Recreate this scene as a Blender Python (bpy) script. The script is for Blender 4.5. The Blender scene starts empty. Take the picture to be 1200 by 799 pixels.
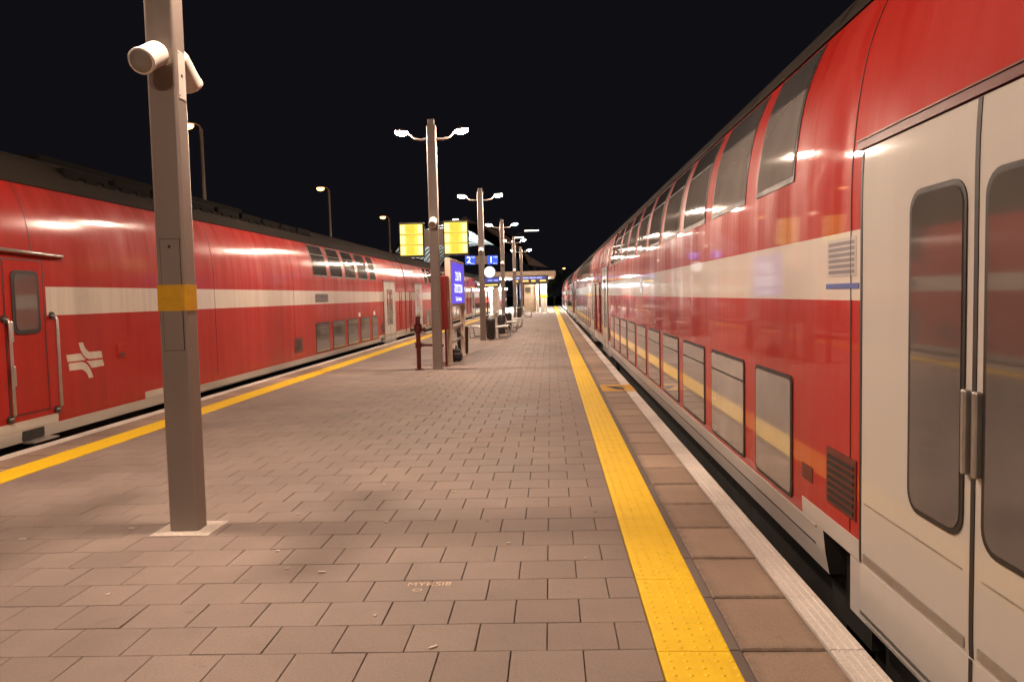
import bpy, bmesh, math, random
from mathutils import Vector, Matrix
random.seed(7)
S = bpy.context.scene
COL = S.collection
PI = math.pi

# ------------------------------------------------------------------ helpers
class MB:
    """collects shapes and links them as ONE mesh object"""
    def __init__(s):
        s.v, s.f, s.m, s.s = [], [], [], []
    def add(s, vs, fs, mat=0, smooth=False):
        o = len(s.v)
        s.v += [tuple(p) for p in vs]
        for f in fs:
            s.f.append([i + o for i in f]); s.m.append(mat); s.s.append(smooth)
        return s
    def box(s, x0, x1, y0, y1, z0, z1, mat=0, M=None, skip=()):
        vs = [(x0, y0, z0), (x1, y0, z0), (x1, y1, z0), (x0, y1, z0), (x0, y0, z1), (x1, y0, z1), (x1, y1, z1), (x0, y1, z1)]
        fs = [(0, 3, 2, 1), (4, 5, 6, 7), (0, 1, 5, 4), (1, 2, 6, 5), (2, 3, 7, 6), (3, 0, 4, 7)]
        fs = [f for i, f in enumerate(fs) if i not in skip]
        if M: vs = [M @ Vector(p) for p in vs]
        return s.add(vs, fs, mat)
    def bbox(s, x0, x1, y0, y1, z0, z1, b=.01, mat=0, M=None, seg=2):
        bm = bmesh.new()
        bmesh.ops.create_cube(bm, size=1)
        for v in bm.verts:
            v.co = Vector(((x0 + x1) / 2 + v.co.x * (x1 - x0), (y0 + y1) / 2 + v.co.y * (y1 - y0), (z0 + z1) / 2 + v.co.z * (z1 - z0)))
        bmesh.ops.bevel(bm, geom=bm.edges[:], offset=b, segments=seg, profile=.5, affect='EDGES')
        bm.verts.index_update()
        vs = [(M @ v.co) if M else v.co.copy() for v in bm.verts]
        fs = [[v.index for v in f.verts] for f in bm.faces]
        bm.free()
        return s.add(vs, fs, mat)
    def ring(s, prof, n=16, mat=0, M=None, smooth=True, caps=True):
        """lathe of (r, z) pairs round z"""
        vs, fs = [], []
        for r, z in prof:
            for k in range(n):
                a = 2 * PI * k / n
                vs.append(Vector((r * math.cos(a), r * math.sin(a), z)))
        for i in range(len(prof) - 1):
            for k in range(n):
                fs.append((i * n + k, i * n + (k + 1) % n, (i + 1) * n + (k + 1) % n, (i + 1) * n + k))
        if M: vs = [M @ p for p in vs]
        s.add(vs, fs, mat, smooth)
        if caps:
            L = len(prof) - 1
            s.add(vs[:n], [list(range(n))[::-1]], mat)
            s.add(vs[L * n:], [list(range(n))], mat)
        return s
    def cyl(s, a, b, r, r2=None, n=14, mat=0, smooth=True):
        a, b = Vector(a), Vector(b)
        d = b - a
        M = Matrix.Translation(a) @ d.to_track_quat('Z', 'Y').to_matrix().to_4x4()
        return s.ring([(r, 0), (r if r2 is None else r2, d.length)], n, mat, M, smooth)
    def tube(s, pts, r, n=8, mat=0):
        pts = [Vector(p) for p in pts]
        vs, fs = [], []
        for i, p in enumerate(pts):
            t = (pts[min(i + 1, len(pts) - 1)] - pts[max(i - 1, 0)]).normalized()
            up = Vector((0, 0, 1)) if abs(t.z) < .9 else Vector((1, 0, 0))
            a = t.cross(up).normalized(); b = t.cross(a)
            rr = r[i] if isinstance(r, (list, tuple)) else r
            for k in range(n):
                w = 2 * PI * k / n
                vs.append(p + (a * math.cos(w) + b * math.sin(w)) * rr)
        for i in range(len(pts) - 1):
            for k in range(n):
                fs.append((i * n + k, (i + 1) * n + k, (i + 1) * n + (k + 1) % n, i * n + (k + 1) % n))
        s.add(vs, fs, mat, True)
        s.add(vs[:n], [list(range(n))], mat); s.add(vs[-n:], [list(range(n))[::-1]], mat)
        return s
    def prism(s, poly, f0, f1, mat=0):
        """poly: list of 2-D points, f0/f1 map them to the two end faces"""
        n = len(poly)
        vs = [f0(*p) for p in poly] + [f1(*p) for p in poly]
        fs = [list(range(n))[::-1], list(range(n, 2 * n))] + [(i, (i + 1) % n, n + (i + 1) % n, n + i) for i in range(n)]
        return s.add(vs, fs, mat)
    def build(s, name, mats, parent=None, loc=None, fix=True):
        me = bpy.data.meshes.new(name)
        me.from_pydata(s.v, [], s.f)
        for m in (mats if isinstance(mats, (list, tuple)) else [mats]): me.materials.append(m)
        me.polygons.foreach_set('material_index', s.m)
        me.polygons.foreach_set('use_smooth', s.s)
        if fix:
            bm = bmesh.new(); bm.from_mesh(me)
            bmesh.ops.recalc_face_normals(bm, faces=bm.faces[:])
            bm.to_mesh(me); bm.free()
        me.update()
        o = bpy.data.objects.new(name, me)
        COL.objects.link(o)
        if parent: o.parent = parent
        if loc: o.location = loc
        return o

def rrect(w, h, r, n=4, cx=0, cy=0):
    pts = []
    for (sx, sy, a0) in ((1, 1, 0), (-1, 1, 90), (-1, -1, 180), (1, -1, 270)):
        for k in range(n + 1):
            a = math.radians(a0 + 90 * k / n)
            pts.append((cx + sx * (w / 2 - r) + r * math.cos(a), cy + sy * (h / 2 - r) + r * math.sin(a)))
    return pts

def empty(name, label, cat, loc=(0, 0, 0), rz=0, group=None):
    o = bpy.data.objects.new(name, None); COL.objects.link(o)
    o.empty_display_size = .2
    o.location = loc; o.rotation_euler = (0, 0, rz)
    o['label'] = label; o['category'] = cat
    if group: o['group'] = group
    return o
def tag(o, label, cat, group=None):
    o['label'] = label; o['category'] = cat
    if group: o['group'] = group
    return o
def struct(o): o['kind'] = 'structure'; return o
def stuff(o): o['kind'] = 'stuff'; return o
def copy_tree(o, parent=None):
    c = o.copy(); COL.objects.link(c)
    c.parent = parent
    for ch in list(o.children): copy_tree(ch, c)
    return c

def text_verts(body, size):
    cu = bpy.data.curves.new('lettering', 'FONT'); cu.body = body; cu.size = size
    cu.align_x = 'CENTER'; cu.align_y = 'CENTER'; cu.resolution_u = 3
    o = bpy.data.objects.new('lettering', cu); COL.objects.link(o)
    dg = bpy.context.evaluated_depsgraph_get(); dg.update()
    me = bpy.data.meshes.new_from_object(o.evaluated_get(dg))
    vs = [v.co.copy() for v in me.vertices]; fs = [list(p.vertices) for p in me.polygons]
    bpy.data.objects.remove(o); bpy.data.meshes.remove(me); bpy.data.curves.remove(cu)
    return vs, fs

# ------------------------------------------------------------------ materials
def new_mat(name):
    m = bpy.data.materials.new(name); m.use_nodes = True
    nt = m.node_tree
    return m, nt, nt.nodes['Principled BSDF']
def node(nt, t, **kw):
    n = nt.nodes.new(t)
    for k, v in kw.items():
        if k.startswith('i_'): n.inputs[k[2:].replace('_', ' ')].default_value = v
        else: setattr(n, k, v)
    return n
def noise(nt, scale, detail=4, coord=None, stretch=None, rough=.55):
    tc = node(nt, 'ShaderNodeTexCoord')
    src = tc.outputs['Object']
    if stretch:
        mp = node(nt, 'ShaderNodeMapping'); mp.inputs['Scale'].default_value = stretch
        nt.links.new(src, mp.inputs['Vector']); src = mp.outputs['Vector']
    n = node(nt, 'ShaderNodeTexNoise'); n.inputs['Scale'].default_value = scale
    n.inputs['Detail'].default_value = detail; n.inputs['Roughness'].default_value = rough
    nt.links.new(src, n.inputs['Vector'])
    return n.outputs['Fac']
def maprange(nt, src, a, b, c, d):
    n = node(nt, 'ShaderNodeMapRange')
    for k, v in zip(('From Min', 'From Max', 'To Min', 'To Max'), (a, b, c, d)): n.inputs[k].default_value = v
    nt.links.new(src, n.inputs['Value']); return n.outputs['Result']
def mixc(nt, fac, a, b, mode='MIX'):
    n = node(nt, 'ShaderNodeMix', data_type='RGBA', blend_type=mode)
    for sock, v in ((n.inputs[0], fac), (n.inputs[6], a), (n.inputs[7], b)):
        if hasattr(v, 'node'): nt.links.new(v, sock)
        elif isinstance(v, (int, float)): sock.default_value = v
        else: sock.default_value = (*v, 1) if len(v) == 3 else v
    return n.outputs[2]
def math_n(nt, op, a, b=0.):
    n = node(nt, 'ShaderNodeMath', operation=op)
    for i, v in enumerate((a, b)):
        if hasattr(v, 'node'): nt.links.new(v, n.inputs[i])
        else: n.inputs[i].default_value = v
    return n.outputs[0]
def bump(nt, p, h, strength=.3, dist=.01):
    b = node(nt, 'ShaderNodeBump'); b.inputs['Strength'].default_value = strength; b.inputs['Distance'].default_value = dist
    nt.links.new(h, b.inputs['Height']); nt.links.new(b.outputs['Normal'], p.inputs['Normal'])

def simple(name, col, rough=.5, metal=0, var=.12, scale=6, coat=0, stretch=None, bmp=0):
    m, nt, p = new_mat(name)
    n = noise(nt, scale, 5, stretch=stretch)
    c = mixc(nt, maprange(nt, n, .3, .7, 0, 1), tuple(x * (1 - var) for x in col), tuple(min(1, x * (1 + var)) for x in col))
    nt.links.new(c, p.inputs['Base Color'])
    nt.links.new(maprange(nt, n, .3, .7, max(.02, rough * .85), min(1, rough * 1.15)), p.inputs['Roughness'])
    p.inputs['Metallic'].default_value = metal
    if coat: p.inputs['Coat Weight'].default_value = coat; p.inputs['Coat Roughness'].default_value = .08
    if bmp: bump(nt, p, noise(nt, scale * 12, 4), bmp, .004)
    return m
def emit(name, col, strength):
    m, nt, p = new_mat(name)
    p.inputs['Base Color'].default_value = (*[c * .3 for c in col], 1)
    p.inputs['Emission Color'].default_value = (*col, 1); p.inputs['Emission Strength'].default_value = strength
    return m

def train_paint(name, col, rough, dirt, wave, coat=None, cw=.65):
    m, nt, p = new_mat(name)
    # grime that ran down the side, film left by the washing brushes
    streak = noise(nt, 1.0, 6, stretch=(2, 3.2, .25), rough=.65)
    cloud = noise(nt, .9, 5, stretch=(1, .6, 1.2))
    fine = noise(nt, 60, 3)
    d = math_n(nt, 'MULTIPLY', maprange(nt, streak, .42, .75, 0, 1), maprange(nt, cloud, .3, .7, .25, 1))
    c = mixc(nt, math_n(nt, 'MULTIPLY', d, dirt), col, (.06, .035, .028))
    nt.links.new(c, p.inputs['Base Color'])
    r = math_n(nt, 'ADD', math_n(nt, 'ADD', maprange(nt, streak, .3, .75, rough * .7, rough * 1.7), maprange(nt, cloud, .3, .7, -.03, .08)), maprange(nt, fine, .3, .7, -.02, .02))
    nt.links.new(r, p.inputs['Roughness'])
    p.inputs['Specular IOR Level'].default_value = .2
    p.inputs['Coat Weight'].default_value = .7
    nt.links.new(maprange(nt, streak, .35, .8, rough * .35, rough * 1.0), p.inputs['Coat Roughness'])
    if coat:
        p.inputs['Coat Weight'].default_value = cw; p.inputs['Specular IOR Level'].default_value = .12
        nt.links.new(math_n(nt, 'ADD', maprange(nt, cloud, .3, .7, coat * .7, coat * 1.3), maprange(nt, streak, .3, .7, -coat * .3, coat * .4)) if dirt > .1 else maprange(nt, cloud, .3, .7, coat * .7, coat * 1.4), p.inputs['Coat Roughness'])
    bump(nt, p, noise(nt, 1.3, 2, stretch=(1, .8, 1.3)), wave, .02)
    return m

RED = train_paint('red_train_paint', (.405, .0145, .0065), .42, .05, .05, .035)
REDL = train_paint('weathered_red_train_paint', (.36, .0125, .0065), .50, .40, .7, .15, .50)
WHT = train_paint('cream_train_paint', (.62, .57, .51), .40, .04, .04, .04)
WHTL = train_paint('weathered_cream_train_paint', (.60, .55, .47), .34, .5, .1)
DOORW = train_paint('door_white_paint', (.51, .485, .45), .42, .04, .03, .08)
ROOF = simple('dark_roof_grey', (.024, .019, .015), .85, 0, .35, 1.5, stretch=(1, .3, 1))
SKIRT = simple('skirt_grey_paint', (.52, .49, .46), .42, 0, .15, 2, stretch=(1, .15, 2))
SKIRTL = simple('weathered_skirt_cream', (.50, .46, .39), .45, 0, .2, 2, stretch=(1, .3, 2))
ROOF.node_tree.nodes['Principled BSDF'].inputs['Specular IOR Level'].default_value = .08
DARK = simple('black_underframe', (.012, .011, .010), .7)
ROOFBLK = simple('roof_fitting_black', (.010, .009, .008), .95); ROOFBLK.node_tree.nodes['Principled BSDF'].inputs['Specular IOR Level'].default_value = .03  # even near-black with almost no specular, for the roof fittings
RUBBER = simple('black_rubber', (.018, .016, .015), .5)
DRED = simple('dark_red_trim', (.10, .008, .006), .4)
STEEL = simple('brushed_steel', (.45, .43, .40), .35, .8, .1, 8)
def glass_mat(name, base, rough):
    m, nt, p = new_mat(name)
    n = noise(nt, 1.2, 3)
    nt.links.new(mixc(nt, maprange(nt, n, .3, .7, 0, 1), tuple(x * .8 for x in base), tuple(x * 1.25 for x in base)), p.inputs['Base Color'])
    p.inputs['Roughness'].default_value = rough; p.inputs['IOR'].default_value = 1.75
    p.inputs['Coat Weight'].default_value = .5; p.inputs['Coat Roughness'].default_value = .03
    return m
GLASS = glass_mat('pale_window_glass', (.29, .27, .25), .05)  # interior light and curtains put into the pale base colour
GLASSL = glass_mat('darker_window_glass', (.085, .078, .07), .09)  # darker base than the other window glass
GLASST = glass_mat('upper_tinted_glass', (.10, .095, .09), .06)
GLASSD = glass_mat('dark_door_glass', (.10, .09, .083), .06)
POLE = simple('taupe_painted_steel', (.285, .24, .212), .38, 0, .07, 3, stretch=(1, 1, .4), bmp=.08)
CREAM = simple('cream_enamel', (.72, .68, .62), .4)
HYD = simple('oxblood_pipe_paint', (.13, .012, .012), .35, 0, .2, 20)
CABRED = simple('fire_cabinet_red', (.20, .018, .013), .4, 0, .15, 3)
TAPE = simple('yellow_tape', (.75, .42, .015), .45, 0, .12, 12)
BLACK = simple('black_housing', (.02, .02, .02), .5)
BENCHM = simple('pale_grey_bench_paint', (.40, .38, .35), .45)
BIN = simple('dark_bin_plastic', (.035, .033, .03), .5, 0, .2, 10)
CONC = simple('concrete', (.24, .22, .20), .85, 0, .2, 3, bmp=.2)
MORTAR = simple('pale_mortar', (.50, .44, .38), .9, 0, .15, 25, bmp=.3)
BALLAST = simple('ballast', (.07, .06, .055), .95, 0, .5, 14, bmp=1)
RAILM = simple('rail_steel', (.16, .13, .11), .4, .8)
BEIGE = simple('beige_panel', (.55, .45, .36), .5)
WOOD = simple('brown_sheet', (.12, .075, .05), .6)

def node_sep(nt, src):
    n = node(nt, 'ShaderNodeSeparateColor'); nt.links.new(src, n.inputs[0]); return n.outputs[0]
def paver_mat(name, a, b, speck, joint_rough=.85, bmp=.35, grime=.35):
    """one colour per stone (an island of the mesh), fine aggregate, wandering stains"""
    m, nt, p = new_mat(name)
    g = node(nt, 'ShaderNodeNewGeometry')
    c = mixc(nt, g.outputs['Random Per Island'], a, b)
    sp = noise(nt, 110, 4, rough=.75)
    c = mixc(nt, maprange(nt, sp, .5, .72, 0, .75), c, speck)
    c = mixc(nt, maprange(nt, noise(nt, 75, 5, rough=.8), .50, .72, 0, .55), c, (.10, .078, .066))
    at = node(nt, 'ShaderNodeAttribute', attribute_name='rim')
    rimn = math_n(nt, 'MULTIPLY', at.outputs['Fac'], maprange(nt, noise(nt, 14, 6, rough=.7), .35, .65, .15, 1))
    c = mixc(nt, math_n(nt, 'MULTIPLY', rimn, .5), c, (.055, .04, .032))
    st = noise(nt, .75, 6)
    c = mixc(nt, 1, c, mixc(nt, maprange(nt, st, .35, .65, 0, 1), (.80, .79, .79), (1.12, 1.11, 1.10)), 'MULTIPLY')
    tc = node(nt, 'ShaderNodeTexCoord')
    vo = node(nt, 'ShaderNodeTexVoronoi'); vo.inputs['Scale'].default_value = 2.6; nt.links.new(tc.outputs['Object'], vo.inputs['Vector'])
    gum = maprange(nt, vo.outputs['Distance'], .035, .055, .75, 0)
    gate = math_n(nt, 'GREATER_THAN', node_sep(nt, vo.outputs['Color']), .62)
    c = mixc(nt, math_n(nt, 'MULTIPLY', gum, gate), c, (.07, .055, .048))
    st3 = noise(nt, .35, 5, stretch=(1, .5, 1), rough=.65)
    c = mixc(nt, maprange(nt, st3, .52, .70, 0, grime), c, (.13, .095, .075))
    st2 = noise(nt, 5, 6, rough=.7)
    c = mixc(nt, maprange(nt, st2, .62, .72, 0, .35), c, (.08, .06, .05))
    nt.links.new(c, p.inputs['Base Color'])
    nt.links.new(maprange(nt, st, .3, .7, joint_rough - .18, joint_rough), p.inputs['Roughness'])
    bump(nt, p, math_n(nt, 'ADD', noise(nt, 130, 4), noise(nt, 22, 5)), bmp, .004)
    return m
PAV = paver_mat('grey_pavers', (.215, .168, .142), (.25, .20, .17), (.30, .243, .21))
SLAB = paver_mat('brown_edge_slabs', (.28, .20, .14), (.42, .31, .225), (.42, .33, .25), bmp=.9, grime=.7)
BORDER = paver_mat('border_stones', (.12, .092, .08), (.17, .135, .118), (.22, .18, .15))
EDGE = paver_mat('white_edge_tiles', (.62, .57, .52), (.72, .67, .61), (.5, .45, .4), grime=.2)
def yellow_mat():
    m, nt, p = new_mat('yellow_tactile')
    g = node(nt, 'ShaderNodeNewGeometry')
    c = mixc(nt, maprange(nt, noise(nt, 7, 5), .3, .7, 0, 1), (.80, .52, .004), (.88, .59, .006))
    c = mixc(nt, maprange(nt, noise(nt, 3.2, 7, stretch=(1.6, .5, 1), rough=.72), .57, .74, 0, .45), c, (.42, .25, .03))
    c = mixc(nt, maprange(nt, noise(nt, 38, 4), .64, .72, 0, .5), c, (.25, .16, .04))
    nt.links.new(c, p.inputs['Base Color']); p.inputs['Roughness'].default_value = .55
    bump(nt, p, noise(nt, 120, 3), .15, .003)
    return m
YEL = yellow_mat()
YELP = simple('worn_yellow_plate', (.62, .34, .03), .6, 0, .2, 14)
JOINT = simple('dark_joint_sand', (.04, .03, .023), .95, 0, .3, 20)

# ------------------------------------------------------------------ the platform
def left_off(y): return .006 * (y - 10)       # the left edge closes in a little
XR = 1.49
Y0, Y1 = -14.0, 112.0
# body of the platform
mb = MB()
pts = [(-6.46, Y0), (XR - .03, Y0), (XR - .03, Y1), (-6.46 + left_off(Y1), Y1)]
mb.prism(pts, lambda x, y: (x, y, -1.2), lambda x, y: (x, y, -.032))
struct(mb.build('platform', JOINT))
# pavers, each stone a little block of its own
mb = MB()
PX, PY, J = .3565, .3125, .0047
xL0, xR0 = -5.47, .484
row = 0
y = 3.61 - PY * 50
r0 = -50
while y < Y1 - .4:
    off = -.05 if (row % 2 == 0) else .1285
    xl = xL0 + left_off(y) + .004
    k0 = math.floor((xl - off) / PX) - 1
    for k in range(k0, k0 + 26):
        a, b = off + k * PX + J / 2, off + (k + 1) * PX - J / 2
        a, b = max(a, xl), min(b, xR0)
        if b - a < .03: continue
        sh = .032
        jz = random.uniform(-.0012, .0012); tx = random.uniform(-.001, .001); ty = random.uniform(-.001, .001)
        if y > 40: jz = tx = ty = 0
        ya, yb = y + J / 2, y + PY - J / 2
        c = .003
        top = [(a + c, ya + c), (b - c, ya + c), (b - c, yb - c), (a + c, yb - c)]
        bot = [(a, ya), (b, ya), (b, yb), (a, yb)]
        xm, ym = (a + b) / 2, (ya + yb) / 2
        vs = [(px, py + sh * px, jz + tx * (px - xm) * 6 + ty * (py - ym) * 6) for px, py in top] + [(px, py + sh * px, -.004 + jz) for px, py in bot] + [(px, py + sh * px, -.0315) for px, py in bot]
        fs = [(0, 1, 2, 3)] + [(i + 4, (i + 1) % 4 + 4, (i + 1) % 4, i) for i in range(4)] + [(i + 8, (i + 1) % 4 + 8, (i + 1) % 4 + 4, i + 4) for i in range(4)]
        mb.add(vs, fs)
    y += PY; row += 1
struct(mb.build('platform_paving', PAV, fix=False))

def strip(x0, x1, ln, zt, y0, y1, skew, first, mats, jit=0, gap=.006, side=1, bev=.004, rim=0):
    mb = MB(); mb.rim = []
    y = first - ln * math.ceil((first - y0) / ln)
    while y < y1:
        dz = random.uniform(-jit, jit)
        o = left_off(y + ln / 2) if skew else 0
        a, b = x0 + o, x1 + o
        c = bev
        t = [(a + c, y + gap / 2 + c), (b - c, y + gap / 2 + c), (b - c, y + ln - gap / 2 - c), (a + c, y + ln - gap / 2 - c)]
        q = [(a, y + gap / 2), (b, y + gap / 2), (b, y + ln - gap / 2), (a, y + ln - gap / 2)]
        tl = random.uniform(-jit, jit)
        vs = [(px, py, zt + dz + tl * (i in (1, 2))) for i, (px, py) in enumerate(t)] + [(px, py, zt - c + dz) for px, py in q] + [(px, py, -.0315) for px, py in q]
        sidef = [(i + 4, (i + 1) % 4 + 4, (i + 1) % 4, i) for i in range(4)] + [(i + 8, (i + 1) % 4 + 8, (i + 1) % 4 + 4, i + 4) for i in range(4)]
        if rim:
            zq = [v[2] for v in vs[:4]]
            inn = [(a + rim, y + rim, zq[0]), (b - rim, y + rim, zq[1]), (b - rim, y + ln - rim, zq[2]), (a + rim, y + ln - rim, zq[3])]
            mb.add(vs + inn, sidef + [(12, 13, 14, 15)] + [(i, (i + 1) % 4, 12 + (i + 1) % 4, 12 + i) for i in range(4)])
            mb.rim += [1.] * 12 + [0.] * 4
        else:
            mb.add(vs, [(0, 1, 2, 3)] + sidef)
        y += ln
    return mb
def slabs(mb):
    o = struct(mb.build('platform_edge_slabs', SLAB, fix=False))
    at = o.data.attributes.new('rim', 'FLOAT', 'POINT'); at.data.foreach_set('value', mb.rim)
# right side: yellow tactile strip with domes
mb = strip(.489, .838, .925, .004, Y0, Y1, False, 3.595, YEL, jit=.0006, gap=.006, bev=.002)
y = 2.4
while y < 17:
    for k in range(5):
        x = .535 + k * .0728
        n = 8 if y < 8 else 6
        vs, R = [], (.0125, .010, .006)
        for r, z in zip(R, (.0035, .007, .0085)):
            vs += [(x + r * math.cos(2 * PI * i / n), y + r * math.sin(2 * PI * i / n), z) for i in range(n)]
        fs = [(j * n + i, j * n + (i + 1) % n, (j + 1) * n + (i + 1) % n, (j + 1) * n + i) for j in range(2) for i in range(n)] + [list(range(2 * n, 3 * n))]
        mb.add(vs, fs, 0, True)
    y += .0685
struct(mb.build('yellow_tactile_strip', YEL, fix=False))
struct(strip(-5.85, -5.478, .925, .004, Y0, Y1, True, 3.2, YEL, gap=.003, bev=.002).build('yellow_tactile_strip', YEL, fix=False))
# brown border stones and edge slabs
struct(strip(.842, .895, .64, -.001, Y0, Y1, False, 3.62, None, .001, .01).build('slab_border', BORDER, fix=False))
slabs(strip(.90, 1.312, .64, .001, Y0, Y1, False, 3.62, None,   .004, .024, bev=.009, rim=.06))
slabs(strip(-6.27, -5.86, .64, .001, Y0, Y1, True, 3.3, None, .002, .014, rim=.06))
# white ribbed edge tiles
def edge_tiles(xa, xb, skew, first):
    mb = MB(); n = 4
    y = first - .64 * math.ceil((first - Y0) / .64)
    while y < Y1:
        o = left_off(y + .32) if skew else 0
        dz = random.uniform(-.002, .002); w = (xb - xa) / n
        prof = []
        for i in range(n):
            x = xa + i * w
            prof += [(x + .002, -.003), (x + .007, .004), (x + w - .007, .004), (x + w - .002, -.003)]
        prof = [(xa, -.10)] + prof + [(xb, -.10)]
        prof = [(px + o, pz + dz) for px, pz in prof]
        mb.prism(prof, lambda px, pz: (px, y + .004, pz), lambda px, pz: (px, y + .636, pz))
        y += .64
    return mb
struct(edge_tiles(1.32, 1.49, False, 3.615).build('platform_edge_white', EDGE))
struct(edge_tiles(-6.46, -6.28, True, 3.3).build('platform_edge_white', EDGE))

# arrow plate set into the slabs
t = empty('arrow_plate', 'worn yellow floor plate with a black arrow on the right platform edge', 'floor marking', (1.16, 13.85, 0))
mb = MB(); mb.box(-.26, .33, -.46, .46, -.004, .0075); mb.build('plate', YELP, t)
mb = MB()
for poly in ([(-.19, .26), (-.02, .18), (.02, .06), (.13, -.28), (.02, -.28), (-.07, -.05)], [(-.02, .18), (.16, .24), (.17, .14), (.02, .06)], [(.0, .04), (.15, -.03), (.17, -.12), (.05, -.08)]):
    mb.add([(a, b, .011) for a, b in poly], [list(range(len(poly)))])
mb.build('arrow', BLACK, t)

# survey mark sprayed on one paver
t = empty('sprayed_mark', 'small tan survey lettering sprayed on a foreground paver', 'marking', (-.77, 4.42, 0))
SPRAY = simple('tan_spray_paint', (.62, .46, .32), .8, 0, .3, 90)
for nm, body, size, cx, cy, sx in (('lettering', 'MYKSI8', .075, -.772, 4.452, 1.12), ('circle', 'O', .055, -.83, 4.362, 1.5)):
    vs, fs = text_verts(body, size)
    mb = MB(); mb.add([(cx + .77 + v.x * sx, cy - 4.42 + v.y * 1.05 + .05 * v.x, .004) for v in vs], fs); mb.build(nm, SPRAY, t, fix=False)

# scraps on the ground
mb = MB()
for x, y, ln, a in ((-1.94, 5.06, .03, .4), (-.62, 3.63, .05, .7), (-4.0, 5.35, .05, .1), (-2.1, 5.95, .03, 0), (-1.32, 5.72, .03, .3), (-1.5, 4.66, .05, .05), (-.33, 5.2, .03, .2), (-3.3, 5.6, .04, .2), (-1.0, 4.0, .02, 1.2), (-1.75, 4.72, .03, .3), (-.9, 6.6, .04, .1), (-2.7, 4.3, .025, .9), (.2, 4.9, .02, .2), (-1.6, 6.9, .03, 0)):
    M = Matrix.Translation((x, y, .004)) @ Matrix.Rotation(a, 4, 'Z')
    mb.bbox(-ln / 2, ln / 2, -.006, .006, -.002, .006, .002, 0, M)
stuff(mb.build('litter', simple('paper_scraps', (.7, .62, .52), .8)))
# ------------------------------------------------------------------ ground and tracks
mb = MB(); mb.add([(-900, -400, -1.3), (900, -400, -1.3), (900, 1500, -1.3), (-900, 1500, -1.3)], [(0, 1, 2, 3)])
struct(mb.build('ground', simple('dark_earth', (.05, .045, .035), .95, 0, .4, .3)))
def track(xc):
    mb = MB()
    mb.prism([(xc - 2.0, -1.295), (xc - 1.55, -1.14), (xc + 1.55, -1.14), (xc + 2.0, -1.295)], lambda x, z: (x, -30, z), lambda x, z: (x, 260, z))
    struct(mb.build('track_bed', BALLAST))
    mb = MB()
    for s in (-.7175, .7175):
        mb.box(xc + s - .035, xc + s + .035, -30, 260, -1.06, -1.0); mb.box(xc + s - .06, xc + s + .06, -30, 260, -1.139, -1.125); mb.box(xc + s - .012, xc + s + .012, -30, 260, -1.125, -1.06)
    struct(mb.build('rails', RAILM))
    mb = MB()
    for k in range(90): mb.box(xc - 1.25, xc + 1.25, -8 + k * .65, -8 + k * .65 + .25, -1.17, -1.125)
    struct(mb.build('track_sleepers', CONC))
track(3.05); track(-8.04)

# ------------------------------------------------------------------ double-deck trains
KEY = [(1.385, .25), (1.39, .40), (1.39, 1.0), (1.39, 1.8), (1.39, 2.25), (1.378, 2.5), (1.345, 2.8), (1.285, 3.08), (1.18, 3.34), (1.07, 3.53), (.93, 3.70), (.74, 3.86), (.48, 3.965), (.22, 4.005), (0, 4.01)]
def dense():
    P = []
    for i in range(len(KEY) - 1):
        p0 = Vector(KEY[max(i - 1, 0)]); p1 = Vector(KEY[i]); p2 = Vector(KEY[i + 1]); p3 = Vector(KEY[min(i + 2, len(KEY) - 1)])
        for k in range(6):
            t = k / 6
            q = .5 * ((2 * p1) + (p2 - p0) * t + (2 * p0 - 5 * p1 + 4 * p2 - p3) * t * t + (3 * p1 - p0 - 3 * p2 + p3) * t ** 3)
            P.append((q.x, q.y))
    P.append(KEY[-1])
    return P
PROF = dense()
def at_z(z):
    for (a, za), (b, zb) in zip(PROF, PROF[1:]):
        if za <= z <= zb:
            t = (z - za) / max(zb - za, 1e-9)
            return a + (b - a) * t
    return PROF[-1][0]
def prof_between(z0, z1):
    return [(at_z(z0), z0)] + [p for p in PROF if z0 + .004 < p[1] < z1 - .004] + [(at_z(z1), z1)]
def off_prof(pp, d):
    out = []
    for i, (h, z) in enumerate(pp):
        a = pp[max(i - 1, 0)]; b = pp[min(i + 1, len(pp) - 1)]
        tx, tz = b[0] - a[0], b[1] - a[1]; L = math.hypot(tx, tz) or 1
        out.append((h + tz / L * d, z - tx / L * d))
    return out
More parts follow.
